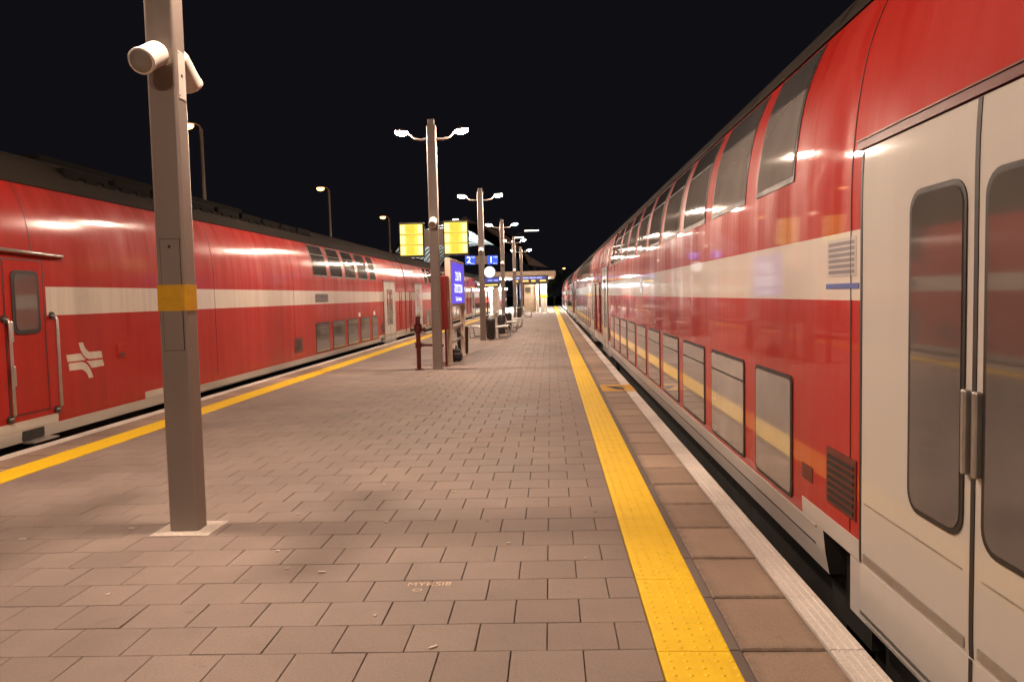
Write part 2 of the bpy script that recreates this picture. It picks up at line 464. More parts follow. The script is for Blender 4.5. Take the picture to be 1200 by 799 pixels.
def panel(mb, s0, s1, z0, z1, d, mat, thick=.012, r=0):
    """a sheet that follows the body side, d proud of it, with returned edges"""
    pp = prof_between(z0, z1); op = off_prof(pp, d); ip = off_prof(pp, d - thick)
    n = len(pp)
    def sides(i):                                                # rounded corners: the sheet narrows near its ends
        if not r: return s0, s1
        z = pp[i][1]; e = min(z - z0, z1 - z)
        q = r - math.sqrt(max(r * r - (r - min(e, r)) ** 2, 0))
        return s0 + q, s1 - q
    if r:
        zs = sorted(set([z0 + r * k / 4 for k in range(5)] + [z1 - r * k / 4 for k in range(5)] + [p[1] for p in pp if z0 + r < p[1] < z1 - r]))
        pp = [(at_z(z), z) for z in zs]; op = off_prof(pp, d); ip = off_prof(pp, d - thick); n = len(pp)
    L = [sides(i)[0] for i in range(n)]; R = [sides(i)[1] for i in range(n)]
    vo = [(op[i][0], L[i], op[i][1]) for i in range(n)] + [(op[i][0], R[i], op[i][1]) for i in range(n)]
    mb.add(vo, [(i, n + i, n + i + 1, i + 1) for i in range(n - 1)], mat, True)
    vi = [(ip[i][0], L[i], ip[i][1]) for i in range(n)] + [(ip[i][0], R[i], ip[i][1]) for i in range(n)]
    o = vo + vi
    mb.add(o, [(i, i + 1, 2 * n + i + 1, 2 * n + i) for i in range(n - 1)] + [(n + i + 1, n + i, 3 * n + i, 3 * n + i + 1) for i in range(n - 1)] + [(0, n, 3 * n, 2 * n), (n - 1, 2 * n - 1, 4 * n - 1, 3 * n - 1)], mat)

HL = 13.32                                  # half length of a coach body
ZR = 3.42                                   # where the red ends and the roof starts
def body_mesh(mats, band0=-HL, nose=False):
    mb = MB()
    zs = [.25, 1.68, 2.06, ZR]
    ss = sorted(set([-HL, band0, HL]))
    for sg in (1, -1):
        for (za, zb, m) in ((zs[0], zs[1], 0), (zs[1], zs[2], 1), (zs[2], zs[3], 0)):
            pp = prof_between(za, zb); n = len(pp)
            for sa, sb in zip(ss, ss[1:]):
                vs = [(sg * h, sa, z) for h, z in pp] + [(sg * h, sb, z) for h, z in pp]
                fs = [(i, n + i, n + i + 1, i + 1) for i in range(n - 1)]
                if sg < 0: fs = [f[::-1] for f in fs]
                mb.add(vs, fs, 0 if (m and sb <= band0 + 1e-6) else m, True)
    full = prof_between(.25, ZR)
    cap = [(h, z) for h, z in full] + [(-h, z) for h, z in full[::-1]]
    mb.add([(h, HL, z) for h, z in cap], [list(range(len(cap)))[::-1]], 0)
    mb.add([(h, -HL, z) for h, z in cap], [list(range(len(cap)))], 0)
    b = full[0][0]
    mb.add([(-b, -HL, .25), (b, -HL, .25), (b, HL, .25), (-b, HL, .25)], [(0, 3, 2, 1)], 2)
    return mb
def roof_mesh(cab):
    mb = MB()
    pp = prof_between(ZR, 4.01)
    arc = [(h, z) for h, z in pp] + [(-h, z) for h, z in pp[::-1][1:]]
    n = len(arc)
    mb.add([(h, -HL, z) for h, z in arc] + [(h, HL, z) for h, z in arc], [(i, n + i, n + i + 1, i + 1) for i in range(n - 1)], 0, True)
    for s in (-HL, HL): mb.add([(h, s, z) for h, z in arc], [list(range(n))], 0)
    for sg in (1, -1):                      # rain gutter
        h = at_z(ZR); mb.box(min(sg * (h - .01), sg * (h + .022)), max(sg * (h - .01), sg * (h + .022)), -HL, HL, ZR - .012, ZR + .014, 0)
    if cab:                                 # cooling hatches and hoods along the cab car
        for k in range(9): mb.bbox(.55, .95, -10 + k * 1.28, -10 + k * 1.28 + 1.12, 3.70, 3.83 + .015 * (k % 3), .03, 1)
        for k in range(24): mb.box(.90, .97, -10 + k * .48, -10 + k * .48 + .3, 3.66, 3.72, 1)
        mb.bbox(-.4, .3, -9.6, -2, 3.95, 4.13, .04, 1)
    else:
        for s in (-9.5, -3.2, 3.2, 9.5): mb.bbox(-.45, .45, s - 1.0, s + 1.0, 3.94, 4.07, .03, 1)
    for k in range(12):                     # roof seams
        s = -12.2 + k * 2.22
        vs = off_prof(pp, .006)
        mb.add([(h, s - .03, z) for h, z in vs] + [(h, s + .03, z) for h, z in vs], [(i, len(vs) + i, len(vs) + i + 1, i + 1) for i in range(len(vs) - 1)], 0, True)
    return mb
def window_low(s0, s1):
    mb = MB(); c = (s0 + s1) / 2; w = s1 - s0; zc = .72; h = .86
    x = 1.392
    mb.prism(rrect(w, h, .05, 3, c, zc), lambda s, z: (1.37, s, z), lambda s, z: (x + .006, s, z), 0)
    mb.prism(rrect(w - .06, h - .06, .035, 3, c, zc), lambda s, z: (x, s, z), lambda s, z: (x + .009, s, z), 1)
    if w > 1.1: mb.box(x + .008, x + .012, s0 + .03, s1 - .03, zc + .235, zc + .25, 0)     # hopper bar
    return mb
def window_up(s0, s1):
    mb = MB()
    panel(mb, s0, s1, 2.475, 3.38, .006, 0, .02)
    panel(mb, s0 + .035, s1 - .035, 2.52, 3.105, .0095, 1, .006)
    panel(mb, s0 + .035, s1 - .035, 3.107, 3.36, .0095, 2, .006)
    panel(mb, s0 + .035, s1 - .035, 3.10, 3.112, .0125, 0, .004)
    return mb
def door_mesh():
    mb = MB()                               # 0 white 1 rubber 2 glass 3 dark red 4 steel
    panel(mb, -1.075, 1.075, .26, 2.465, .014, 0, .02)
    mb.box(1.37, 1.404, -1.075, 1.075, -.03, .262, 0)
    for s in (-1.075, 1.075): panel(mb, s - .012, s + .012, .0 + .27, 2.46, .017, 1, .006)
    panel(mb, -.014, .014, .27, 2.46, .0175, 1, .006)
    mb.box(1.404, 1.407, -.012, .012, -.06, .262, 1)
    mb.box(1.404, 1.41, -1.06, 1.06, -.005, .012, 4)
    mb.box(1.37, 1.406, -1.13, 1.13, 2.472, 2.515, 3)
    mb.box(1.37, 1.412, -1.13, 1.13, 2.515, 2.522, 3)
    for sg in (-1, 1):
        c = sg * .30
        mb.prism(rrect(.47, 1.46, .10, 5, c, 1.45), lambda s, z: (1.40, s, z), lambda s, z: (1.4105, s, z), 1)
        mb.prism(rrect(.42, 1.41, .08, 5, c, 1.45), lambda s, z: (1.402, s, z), lambda s, z: (1.413, s, z), 2)
        mb.box(1.404, 1.4075, min(sg * .07, sg * 1.02), max(sg * .07, sg * 1.02), .60, .606, 4)
    for sg in (-1, 1):
        mb.bbox(1.40, 1.432, min(sg * .025, sg * .055), max(sg * .025, sg * .055), 1.0, 1.34, .008, 4)
        mb.box(1.404, 1.4085, min(sg * .05, sg * 1.03), max(sg * .05, sg * 1.03), .285, .33, 4)
        mb.prism(rrect(.16, .12, .02, 3, sg * .30, 2.30), lambda s, z: (1.38, s, z), lambda s, z: (1.4005, s, z), 3)
    mb.bbox(1.40, 1.425, .62, .72, 1.16, 1.28, .008, 4); mb.cyl((1.42, .67, 1.22), (1.432, .67, 1.22), .03, n=16, mat=3)
    return mb

def make_coach(parent, name, cab, mats, skb=-.03, glass=None):
    ga, gb = glass or (GLASS, GLASST)
    """local +X side faces the platform; s runs along local Y"""
    red, white, skirt = mats
    o = body_mesh(mats, -11.2 if cab else -HL).build(name, [red, white, DARK], parent, fix=False)
    roof_mesh(cab).build('roof', [ROOF, ROOFBLK], o)
    # skirts
    mb = MB()
    sk0 = -HL if cab else -8.2
    sk1 = 8.32
    if not cab: sk0 = -sk1
    poly = [(-1.37, .252), (1.386, .252), (1.37, .10), (1.345, skb), (-1.345, skb)]
    mb.add([(x, sk0, z) for x, z in poly] + [(x, sk1, z) for x, z in poly], [(i, (i + 1) % 5, 5 + (i + 1) % 5, 5 + i) for i in range(5)], 0)
    for e in (sk0, sk1): mb.add([(x, e, z) for x, z in poly], [list(range(5))], 1)  # end caps coloured black, shade of the opening put into the colour
    mb.box(1.376, 1.392, -8.2, 8.2, .236, .249, 0)
    for sg in ((1,) if cab else (-1, 1)):
        a, b = sorted((sg * 8.72, sg * 11.12)); mb.box(-1.34, 1.375, a, b, skb - .045, .25, 0); a, b = sorted((sg * 8.1, sg * 8.715)); mb.box(-1.2, 1.25, a, b, skb - .3, .249, 1)  # black box added in each opening so it reads as deep shade
        a, b = sorted((sg * 11.12, sg * HL)); mb.box(-1.34, 1.378, a, b, .10, .25, 0)
    for a, b in ((-HL + .01, -11.09), (-8.91, -7.95), (7.95, 8.91), (11.09, HL - .01)):
        panel(mb, a, b, .255, .37, .004, 0, .01)
    mb.box(1.36, 1.3755, -8.15, 8.15, .112, .12, 1)
    mb.build('skirt', [skirt, DARK], o)
    # running gear
    mb = MB()
    mb.box(-1.15, 1.15, -8.1, 8.1, -.7, -.04)
    for sg in (-1, 1):
        mb.box(-1.18, 1.18, sg * 10.6 - 2.0, sg * 10.6 + 2.0, -.55, .08)
        for d in (-1.3, 1.3):
            for x in (-.74, .74): mb.cyl((x - .07, sg * 10.6 + d, -.54), (x + .07, sg * 10.6 + d, -.54), .46, n=24)
            mb.bbox(.86, 1.12, sg * 10.6 + d - .2, sg * 10.6 + d + .2, -.72, -.38, .04)
    mb.build('running_gear', DARK, o)
    # windows
    spans = [(-7.83, -6.91)] + [(-6.56 + i * 1.672, -6.56 + i * 1.672 + 1.32) for i in range(8)] + [(6.82, 7.75)]
    if cab: spans = spans[5:]
    for a, b in spans:
        window_low(a, b).build('window', [RUBBER, ga], o)
        window_up(a, b).build('window', [RUBBER, ga, gb], o)
    d = door_mesh().build('door', [DOORW, RUBBER, GLASSD, DRED, STEEL], o); d.location = (0, 10, 0)
    if not cab:
        d2 = bpy.data.objects.new('door', d.data); COL.objects.link(d2); d2.parent = o; d2.location = (0, -10, 0)
    # small fittings on the side
    for sg in ((1,) if cab else (-1, 1)):
        mb = MB(); s = sg * 8.62 if not cab else 8.62
        mb.box(1.385, 1.396, s - .22, s + .22, .46, .80, 0)
        for k in range(7): mb.box(1.394, 1.401, s - .19, s + .19, .485 + k * .042, .505 + k * .042, 1)
        mb.build('grille', [DRED, DARK], o)
        mb = MB(); s = sg * 8.05
        mb.box(1.385, 1.394, s - .10, s + .10, .50, .60); mb.build('fuel_flap' if cab else 'socket_flap', DRED, o)
        mb = MB(); s = sg * 12.25                                   # folded ladder and hoses at the coach end
        for k in range(7): mb.cyl((1.40, s - .2, .55 + k * .24), (1.40, s + .2, .55 + k * .24), .012, n=6)
        for e in (-.2, .2): mb.cyl((1.40, s + e, .45), (1.40, s + e, 2.1), .014, n=6)
        mb.build('ladder', DRED if not cab else red, o)
    for q in ((-12.9, -11.5, -8.75, 8.75, 11.5, 12.9) if not cab else (-6.2, -1.6, 8.75, 11.5)):
        mb = MB(); panel(mb, q - .004, q + .004, .38, 3.41, .0035, 0, .006); mb.build('panel_seam', RUBBER, o)
    mb = MB(); mb.bbox(-1.1, 1.1, HL - .02, HL + .14, .2, 3.45, .04); mb.build('gangway', DARK, o)
    return o

INFO = simple('grey_sign_film', (.16, .14, .15), .35)
BLUEF = simple('blue_sign_film', (.06, .10, .32), .35)
SIGNW = simple('white_film', (.75, .73, .7), .4)
def class_signs(o):
    mb = MB(); mb.prism(rrect(.46, .30, .03, 3, -.9, 1.87), lambda s, z: (1.388, s, z), lambda s, z: (1.3935, s, z), 0)
    vs, fs = text_verts('2', .27)
    mb.add([(1.395, -.9 + v.x, 1.87 + v.y) for v in vs], fs, 1)
    mb.build('class_sign', [INFO, SIGNW], o, fix=False)
    mb = MB()
    for k in range(6): mb.box(1.388, 1.3935, 8.42, 8.80, 1.83 + k * .032, 1.85 + k * .032, 0)
    mb.box(1.388, 1.393, 8.40, 8.82, 1.815, 2.03, 2); mb.box(1.388, 1.394, 8.38, 8.86, 1.745, 1.775, 1)
    mb.build('notice', [INFO, BLUEF, simple('pale_notice_film', (.42, .38, .36), .4)], o)

# right train: its platform side faces -X, so it is turned half round
tr = empty('train', 'clean red double-deck train on the right, its white door nearest the camera', 'train', (3.05, 0, 0), PI)
c0 = make_coach(tr, 'coach', False, (RED, WHT, SKIRT))
class_signs(c0)
c0.location = (0, -13.0, 0)
for yc in (-13.85, 39.85, 66.7, 93.55):
    c = copy_tree(c0, tr); c.location = (0, -yc, 0)

# left train
tl = empty('train', 'weathered red double-deck train on the left with a cab door and grab rails', 'train', (-8.04, 0, -.06))
cab = make_coach(tl, 'cab_car', True, (REDL, WHTL, SKIRTL), .10, (GLASSL, GLASSD)); cab.location = (0, 20.8, 0)
l0 = make_coach(tl, 'coach', False, (REDL, WHTL, SKIRTL), .05, (GLASSL, GLASSD)); l0.location = (0, 47.65, 0)
for yc in (74.5, 101.35):
    c = copy_tree(l0, tl); c.location = (0, yc, 0)
# cab end of the cab car (local s = y - 20.8)
Y = lambda y: y - 20.8
mb = MB()                                       # nose: the section shrinks and leans back
full = prof_between(.25, 4.01); ring_ = [(h, z) for h, z in full] + [(-h, z) for h, z in full[::-1][1:]]
st = [(-HL, 1.0, 0), (-HL - .45, .97, .03), (-HL - .9, .90, .12), (-HL - 1.25, .78, .3)]
n = len(ring_)
vs = []
for s, k, dz in st: vs += [(h * k, s + .16 * 0 + .12 * max(z - 1.6, 0) * (1 - k) * 6, .25 + (z - .25) * (1 - dz * .35)) for h, z in ring_]
fs = [(j * n + i, (j + 1) * n + i, (j + 1) * n + (i + 1) % n, j * n + (i + 1) % n) for j in range(3) for i in range(n)]
mb.add(vs, fs, 0, True); mb.add(vs[3 * n:], [list(range(n))], 0)
mb.build('nose', [REDL], cab)
mb = MB()                                       # cab door
y0, y1 = Y(8.83), Y(9.55)
for a, b, z0, z1 in ((y0 - .012, y0 + .004, .45, 2.4), (y1 - .004, y1 + .012, .45, 2.4), (y0, y1, 2.39, 2.402), (y0, y1, .445, .457)):
    panel(mb, a, b, z0, z1, .0035, 1, .006)
panel(mb, y0 + .012, y1 - .012, .47, 2.38, .006, 0, .01)
zc = 1.86
mb.prism(rrect(.50, .80, .09, 5, Y(9.20), zc), lambda s, z: (1.385, s, z), lambda s, z: (1.409, s, z), 1)
mb.prism(rrect(.40, .70, .06, 5, Y(9.20), zc), lambda s, z: (1.385, s, z), lambda s, z: (1.4125, s, z), 2)
for z in (.95, 1.5): mb.bbox(1.395, 1.425, Y(8.86), Y(8.93), z - .13, z + .13, .012, 3)
mb.build('cab_door', [REDL, RUBBER, GLASSD, STEEL], cab)
for yy, za, zb in ((8.80, .42, 1.66), (9.68, .42, 1.68)):
    mb = MB(); s = Y(yy)
    mb.tube([(1.39, s, za), (1.45, s, za + .01), (1.47, s, za + .06), (1.47, s, zb - .06), (1.45, s, zb - .01), (1.39, s, zb)], .019, 8)
    mb.cyl((1.38, s, za), (1.41, s, za), .05, n=12, mat=1); mb.cyl((1.38, s, zb), (1.41, s, zb), .05, n=12, mat=1)
    mb.build('grab_rail', [STEEL, RUBBER], cab)
mb = MB(); mb.tube([(1.385, Y(8.62), 2.50), (1.43, Y(8.66), 2.51), (1.43, Y(9.92), 2.47), (1.385, Y(9.96), 2.46)], .022, 8); mb.build('rain_strip', STEEL, cab)
mb = MB(); panel(mb, Y(9.38), Y(9.392), 2.52, 3.41, .003, 0, .006); mb.build('panel_seam', RUBBER, cab)
mb = MB(); mb.box(1.36, 1.391, Y(9.02), Y(9.42), .12, .24, 0); mb.box(1.38, 1.53, Y(9.02), Y(9.5), .085, .105, 1); mb.build('footstep', [DARK, STEEL], cab)
LOGO = [[(10.23, 1.22), (10.331, 1.218), (10.352, 1.166), (10.389, 1.118), (10.438, 1.084), (10.474, 1.073), (10.753, 1.065), (10.775, 0.966), (10.465, 0.97), (10.384, 0.992), (10.322, 1.04), (10.27, 1.113)],
        [(9.949, 1.07), (10.259, 1.068), (10.292, 1.034), (10.333, 0.996), (10.375, 0.967), (9.968, 0.972)],
        [(9.986, 0.95), (10.27, 0.947), (10.342, 0.932), (10.405, 0.891), (10.459, 0.83), (10.495, 0.77), (10.524, 0.702), (10.425, 0.699), (10.397, 0.755), (10.345, 0.805), (10.289, 0.836), (10.231, 0.843), (9.998, 0.849)],
        [(10.38, 0.946), (10.773, 0.94), (10.804, 0.844), (10.498, 0.84), (10.471, 0.877), (10.43, 0.921)]]
mb = MB()
for p in LOGO: mb.prism([(Y(a), b + .06) for a, b in p], lambda s, z: (1.388, s, z), lambda s, z: (1.3925, s, z))
mb.build('emblem', WHTL, cab)
mb = MB(); mb.bbox(1.385, 1.40, Y(11.16), Y(11.38), .98, 1.20, .006, 0); mb.box(1.399, 1.403, Y(11.2), Y(11.34), 1.0, 1.06, 1); mb.build('socket_flap', [REDL, DRED], cab)
mb = MB(); mb.box(1.385, 1.396, Y(21.0), Y(22.2), 1.74, 1.97, 0)
for k in range(6): mb.box(1.394, 1.402, Y(21.03), Y(22.17), 1.755 + k * .035, 1.768 + k * .035, 1)
mb.build('vent', [BLACK, STEEL], cab)
mb = MB(); mb.box(1.385, 1.393, Y(19.1), Y(19.75), .42, .82, 0); mb.box(1.391, 1.398, Y(19.35), Y(19.62), .5, .76, 1); mb.box(1.391, 1.396, Y(19.15), Y(19.28), .5, .6, 1); mb.build('fuel_flap', [DRED, BLACK], cab)
for yy in (25.85, 28.05):
    mb = MB(); mb.box(1.388, 1.393, Y(yy) - .13, Y(yy) + .13, 1.19, 1.33, 0); mb.build('sticker', [SIGNW], cab)

# ------------------------------------------------------------------ lamp posts
LAMPC = (1.0, .735, .56)
LENS = emit('lamp_lens', LAMPC, 1850)
def lamp_post(loc):
    t = empty('lamp_post', '', 'lamp post', loc)
    mb = MB(); pol = rrect(.225, .165, .022, 3)
    mb.prism(pol, lambda x, y: (x, y, 0), lambda x, y: (x, y, 5.8))
    mb.prism(rrect(.16, .11, .015, 3), lambda x, y: (x, y, 5.8), lambda x, y: (x, y, 5.95))
    mb.build('pole', POLE, t)
    mb = MB(); mb.bbox(-.215, .24, -.19, .18, -.02, .006, .004); mb.build('mortar_pad', MORTAR, t)
    mb = MB(); mb.box(.085 - .145, .085 - .02 + .0, -.0855, -.083, 1.40, 2.22)
    mb.box(-.075, .08, -.0862, -.082, 1.39, 2.23); mb.build('access_hatch', [BLACK], t)
    mb = MB(); mb.box(-.071, .076, -.0885, -.084, 1.394, 2.226); mb.cyl((0, -.0885, 2.17), (0, -.091, 2.17), .012, n=10, mat=1); mb.build('hatch_cover', [POLE, BLACK], t)
    for sg in (-1, 1):
        mb = MB()
        mb.tube([(sg * .09, 0, 5.50), (sg * .28, 0, 5.485), (sg * .43, 0, 5.53), (sg * .56, 0, 5.66)], [.03, .028, .026, .024], 10)
        a = mb.build('arm', POLE, t)
        mb = MB()
        M = Matrix.Translation((sg * .72, 0, 5.70)) @ Matrix.Rotation(sg * -.10, 4, 'Y') @ Matrix.Scale(1.5, 4, (1, 0, 0))
        mb.ring([(.02, .055), (.07, .045), (.105, .02), (.115, 0), (.112, -.012)], 20, 0, M)
        mb.build('lamp_head', POLE, a)
        mb = MB()
        mb.ring([(.10, -.013), (.104, -.04), (.09, -.075), (.05, -.10), (.01, -.108)], 20, 0, M)
        mb.build('lamp_lens', LENS, a)
    return t
posts = [(-2.84, 5.60, 'thick taupe lamp post in the left foreground with a yellow tape band'),
         (-2.75, 18.0, 'lamp post carrying two lit yellow timetable panels beside the red standpipe'),
         (-2.68, 29.6, 'lamp post carrying the round white clock and blue platform number signs'),
         (-2.62, 41.8, 'lamp post just behind the clock post, between the second and third benches'),
         (-2.56, 54.0, 'slim distant lamp post in front of the dark display board'),
         (-2.50, 66.0, 'farthest lamp post, close in front of the lit shelter'),
         (-2.90, -6.6, 'lamp post standing behind the camera on the same platform')]
first = lamp_post((posts[0][0], posts[0][1], 0))
made = [first]
for x, y, l in posts[1:]:
    c = copy_tree(first); c.location = (x, y, 0); made.append(c)
for o, (x, y, l) in zip(made, posts): o['label'] = l; o['group'] = 'lamp posts along the platform'
mb = MB()                                       # tape band and side plate of the foreground post
mb.prism(rrect(.234, .186, .024, 3), lambda x, y: (x, y, 1.69), lambda x, y: (x, y, 1.885))
mb.build('tape_band', TAPE, made[0])
mb = MB(); mb.box(.112, .1165, -.05, .055, 3.27, 3.62, 0); mb.cyl((.116, 0, 3.44), (.118, 0, 3.44), .014, n=10, mat=1); 
for z in (3.29, 3.6): mb.cyl((.116, -.04, z), (.118, -.04, z), .006, n=8, mat=1)
mb.build('side_plate', [CREAM, BLACK], made[0])
for k in range(2):
    pass
# loudspeakers clipped to the posts
def speaker(loc, d, label):
    t = empty('loudspeaker', label, 'loudspeaker', loc, 0, 'cylindrical loudspeakers on the lamp posts')
    d = Vector(d).normalized(); M = d.to_track_quat('Z', 'Y').to_matrix().to_4x4()
    mb = MB(); mb.ring([(.05, -.005), (.08, .0), (.088, .02), (.088, .24), (.093, .25), (.093, .268), (.086, .272)], 24, 0, M); mb.build('housing', CREAM, t)
    mb = MB(); mb.ring([(.08, .268), (.078, .2735), (.02, .275)], 24, 0, M); mb.build('grille_cover', simple('taupe_speaker_mesh', (.27, .24, .21), .7), t)
    mb = MB()
    off = Vector((.0, 0, 0))
    s = 1 if d.y > 0 else -1
    mb.bbox(-.03, .03, min(-s * .06, 0), max(-s * .06, 0) + .02, -.07, .04, .006)
    mb.build('bracket', CREAM, t)
for i, (x, y, l) in enumerate(posts[:5]):
    nm = ('foreground post', 'timetable post', 'clock post', 'post behind the clock post', 'distant post before the display board')[i]
    speaker((x + .012, y - .14, 3.57), (0, -1, -.55), 'cream cylindrical loudspeaker on the front of the ' + nm)
speaker((posts[0][0] + .005, posts[0][1] + .15, 3.63), (.05, 1, -.75), 'cream loudspeaker tucked behind the foreground post, aimed down the platform')

# ------------------------------------------------------------------ lit signs on the posts
YPAN = emit('yellow_timetable_light', (1.0, .80, .10), 1.2)
YLIN = emit('yellow_timetable_print', (.78, .50, .02), .9)
YPAL = emit('pale_timetable_light', (1.0, .90, .45), 1.25)
FRM = simple('olive_black_frame', (.05, .042, .02), .45)
def board(x, y, zc, label, side):
    t = empty('timetable_panel', label, 'timetable', (x, y, zc), 0, 'lit yellow timetable panels')
    mb = MB(); mb.bbox(-.30, .30, -.06, .06, -.41, .41, .012); mb.build('frame', FRM, t)
    for r in range(3):
        mb = MB(); z0 = .375 - r * .25
        mb.box(-.272, .272, -.064, -.059, z0 - .238, z0, 0)
        rnd = random.Random(r + 5)
        for e in (-.265, .155): mb.box(e, e + .11, -.0655, -.0635, z0 - .22, z0 - .02, 2)
        for k in range(8):
            w = rnd.uniform(.08, .13); mb.box(-w - .02, w - .02, -.0672, -.066, z0 - .03 - k * .026, z0 - .018 - k * .026, 1)
        mb.build('timetable', [YPAN, YLIN, YPAL], t)
    mb = MB(); a, b = ((.30, .50) if side < 0 else (-.50, -.30))
    mb.box(a, b, -.015, .015, -.16, .24); mb.build('bracket', POLE, t)
board(posts[1][0] - .545, 18.0, 3.12, 'lit yellow timetable panel on the left side of its post', -1)
board(posts[1][0] + .525, 18.0, 3.14, 'lit yellow timetable panel on the right side of its post', 1)

BLUE = emit('blue_sign_light', (.025, .10, .95), 1.3)
WLIT = emit('white_sign_light', (.85, .92, 1.0), 2.4)
def number_sign(x, y, zc, d, side):
    t = empty('platform_number_sign', f'lit blue sign with a white {d} beside the clock post', 'platform sign', (x, y, zc), 0, 'platform number signs')
    mb = MB(); mb.bbox(-.21, .21, -.05, .05, -.175, .175, .01); mb.build('housing', BLACK, t)
    mb = MB(); mb.box(-.20, .20, -.054, -.049, -.165, .165); mb.build('sign_face', BLUE, t)
    mb = MB(); vs, fs = text_verts(d, .36); mb.add([(v.x - .06, -.056, v.y) for v in vs], fs)
    vs, fs = text_verts('ףיצר', .085); mb.add([(v.x + .11, -.056, v.y + .105) for v in vs], fs)
    vs, fs = text_verts('Platform', .045); mb.add([(v.x + .09, -.056, v.y - .135) for v in vs], fs)
    mb.build('lettering', WLIT, t, fix=False)
    mb = MB(); a, b = ((.21, .34) if side < 0 else (-.34, -.21))
    mb.box(a, b, -.015, .015, -.16, .16); mb.build('bracket', POLE, t)
number_sign(posts[2][0] - .44, 29.6, 3.16, '2', -1)
number_sign(posts[2][0] + .44, 29.6, 3.15, '1', 1)
t = empty('clock', 'round white lit platform clock hanging under the blue 1 sign', 'clock', (-2.365, 29.6, 2.68))
mb = MB(); M = Matrix.Rotation(PI / 2, 4, 'X')
mb.ring([(.23, -.07), (.235, -.05), (.235, .05), (.225, .07)], 40, 0, M); mb.build('case', BLACK, t)
mb = MB(); mb.ring([(.218, .068), (.218, .074)], 40, 0, M); mb.build('dial', emit('clock_dial_light', (1, .98, .93), 1.5), t)
mb = MB()
for k in range(12):
    a = k * PI / 6; mb.box(-.006, .006, -.0775, -.076, .165, .20, 0, Matrix.Rotation(a, 4, 'Y'))
mb.build('hour_marks', BLACK, t)
for a, l, w in ((.3, .10, .008), (2.4, .145, .006)):
    mb = MB(); mb.box(-w, w, -.08, -.0785, -.02, l, 0, Matrix.Rotation(a, 4, 'Y')); mb.build('hand', BLACK, t)
mb = MB(); mb.cyl((0, 0, .23), (0, 0, .31), .02, n=8); mb.box(-.22, 0, -.015, .015, -.05, .05); mb.build('hanger', BLACK, t)

# ------------------------------------------------------------------ fire equipment
t = empty('standpipe', 'dark red fire standpipe with valves left of the timetable post', 'standpipe', (-3.22, 18.05, 0))
mb = MB(); mb.cyl((0, 0, 0), (0, 0, 1.2), .055, n=16); mb.ring([(.055, 1.2), (.05, 1.27), (.03, 1.30)], 16); mb.ring([(.11, 0), (.11, .02)], 16); mb.build('pipe', HYD, t)
mb = MB()
mb.ring([(.055, .88), (.085, .90), (.10, .96), (.10, 1.04), (.085, 1.10), (.055, 1.12)], 16)
for sg in (-1, 1): mb.cyl((sg * .08, 0, .97), (sg * .17, 0, .97), .035, n=10); mb.cyl((sg * .16, 0, .97), (sg * .185, 0, .97), .05, n=10)
mb.cyl((0, -.08, 1.0), (0, -.17, 1.0), .04, n=10); mb.tube([(.05, -.06, .90), (.14, -.09, .87), (.21, -.1, .88)], .014, 6)
mb.build('valve', HYD, t)
mb = MB(); mb.cyl((0, 0, .60), (.62, .0, .58), .028, n=10); mb.ring([(.08, .53), (.08, .66)], 14); mb.cyl((.1, 0, .597), (.13, 0, .597), .05, n=10); mb.build('branch_pipe', HYD, t)

t = empty('fire_cabinet', 'tall red fire hose cabinet on legs behind the timetable post', 'fire cabinet', (-2.80, 19.25, 0))
mb = MB(); mb.bbox(-.20, .20, -.5, .5, .92, 2.28, .02); mb.build('box', CABRED, t)
mb = MB(); mb.box(.20, .212, -.46, .46, .96, 2.24, 0); mb.bbox(.21, .235, -.42, -.38, 1.5, 1.65, .006, 1); mb.build('door', [CABRED, STEEL], t)
for sx in (-.15, .15):
    for sy in (-.45, .45):
        mb = MB(); mb.box(sx - .025, sx + .025, sy - .025, sy + .025, 0, .93); mb.box(sx - .08, sx + .08, sy - .08, sy + .08, 0, .012); mb.build('leg', HYD, t)

# ------------------------------------------------------------------ station name sign
PURP = emit('violet_blue_sign_light', (.085, .06, .62), 1.25)
t = empty('station_sign', 'tall violet-blue lit station name sign with white Hebrew lettering', 'station sign', (-2.62, 20.75, 0))
mb = MB(); mb.bbox(-.075, .075, -1.52, 1.52, 1.50, 2.74, .012); mb.build('cabinet', BEIGE, t)
for sg in (1, -1):
    mb = MB(); a, b = sorted((sg * .075, sg * .08)); mb.box(a, b, -1.38, 1.38, 1.56, 2.66); mb.build('sign_face', PURP, t)
    mb = MB()
    for body, size, z, sx in (('ביבא לת', .38, 2.30, 1.0), ('הטיסרבינוא', .38, 1.97, .98), ('Tel Aviv University', .17, 1.68, 1.0)):
        vs, fs = text_verts(body, size); mb.add([(sg * .0825, sg * v.x * sx, z + v.y) for v in vs], fs)
    mb.build('lettering', WLIT, t, fix=False)
for y in (-1.45, 1.45):
    mb = MB(); mb.bbox(-.06, .06, y - .06, y + .06, 0, 1.52, .01); mb.bbox(-.12, .12, y - .12, y + .12, 0, .02, .005); mb.build('post', BEIGE, t)
mb = MB()
mb.box(-.02, .02, -1.4, 1.4, .88, .95); mb.box(-.02, .02, -1.4, 1.4, .52, .58)
mb.tube([(0, -1.35, .56), (0, 0, .9)], .02, 6); mb.tube([(0, 1.35, .56), (0, 0, .9)], .02, 6)
mb.build('cross_rail', BENCHM, t)
bag = MB(); bag.bbox(-.14, .16, -.22, .22, 0, .24, .08, seg=4); bag.bbox(-.1, .12, -.16, .16, .18, .33, .07, seg=4)
bag.tube([(0, -.1, .3), (0, -.06, .42), (0, .06, .42), (0, .1, .3)], .014, 6)
tag(bag.build('bag', BLACK, None, (-2.60, 20.35, .004)), 'black bag on the ground under the station sign', 'bag')

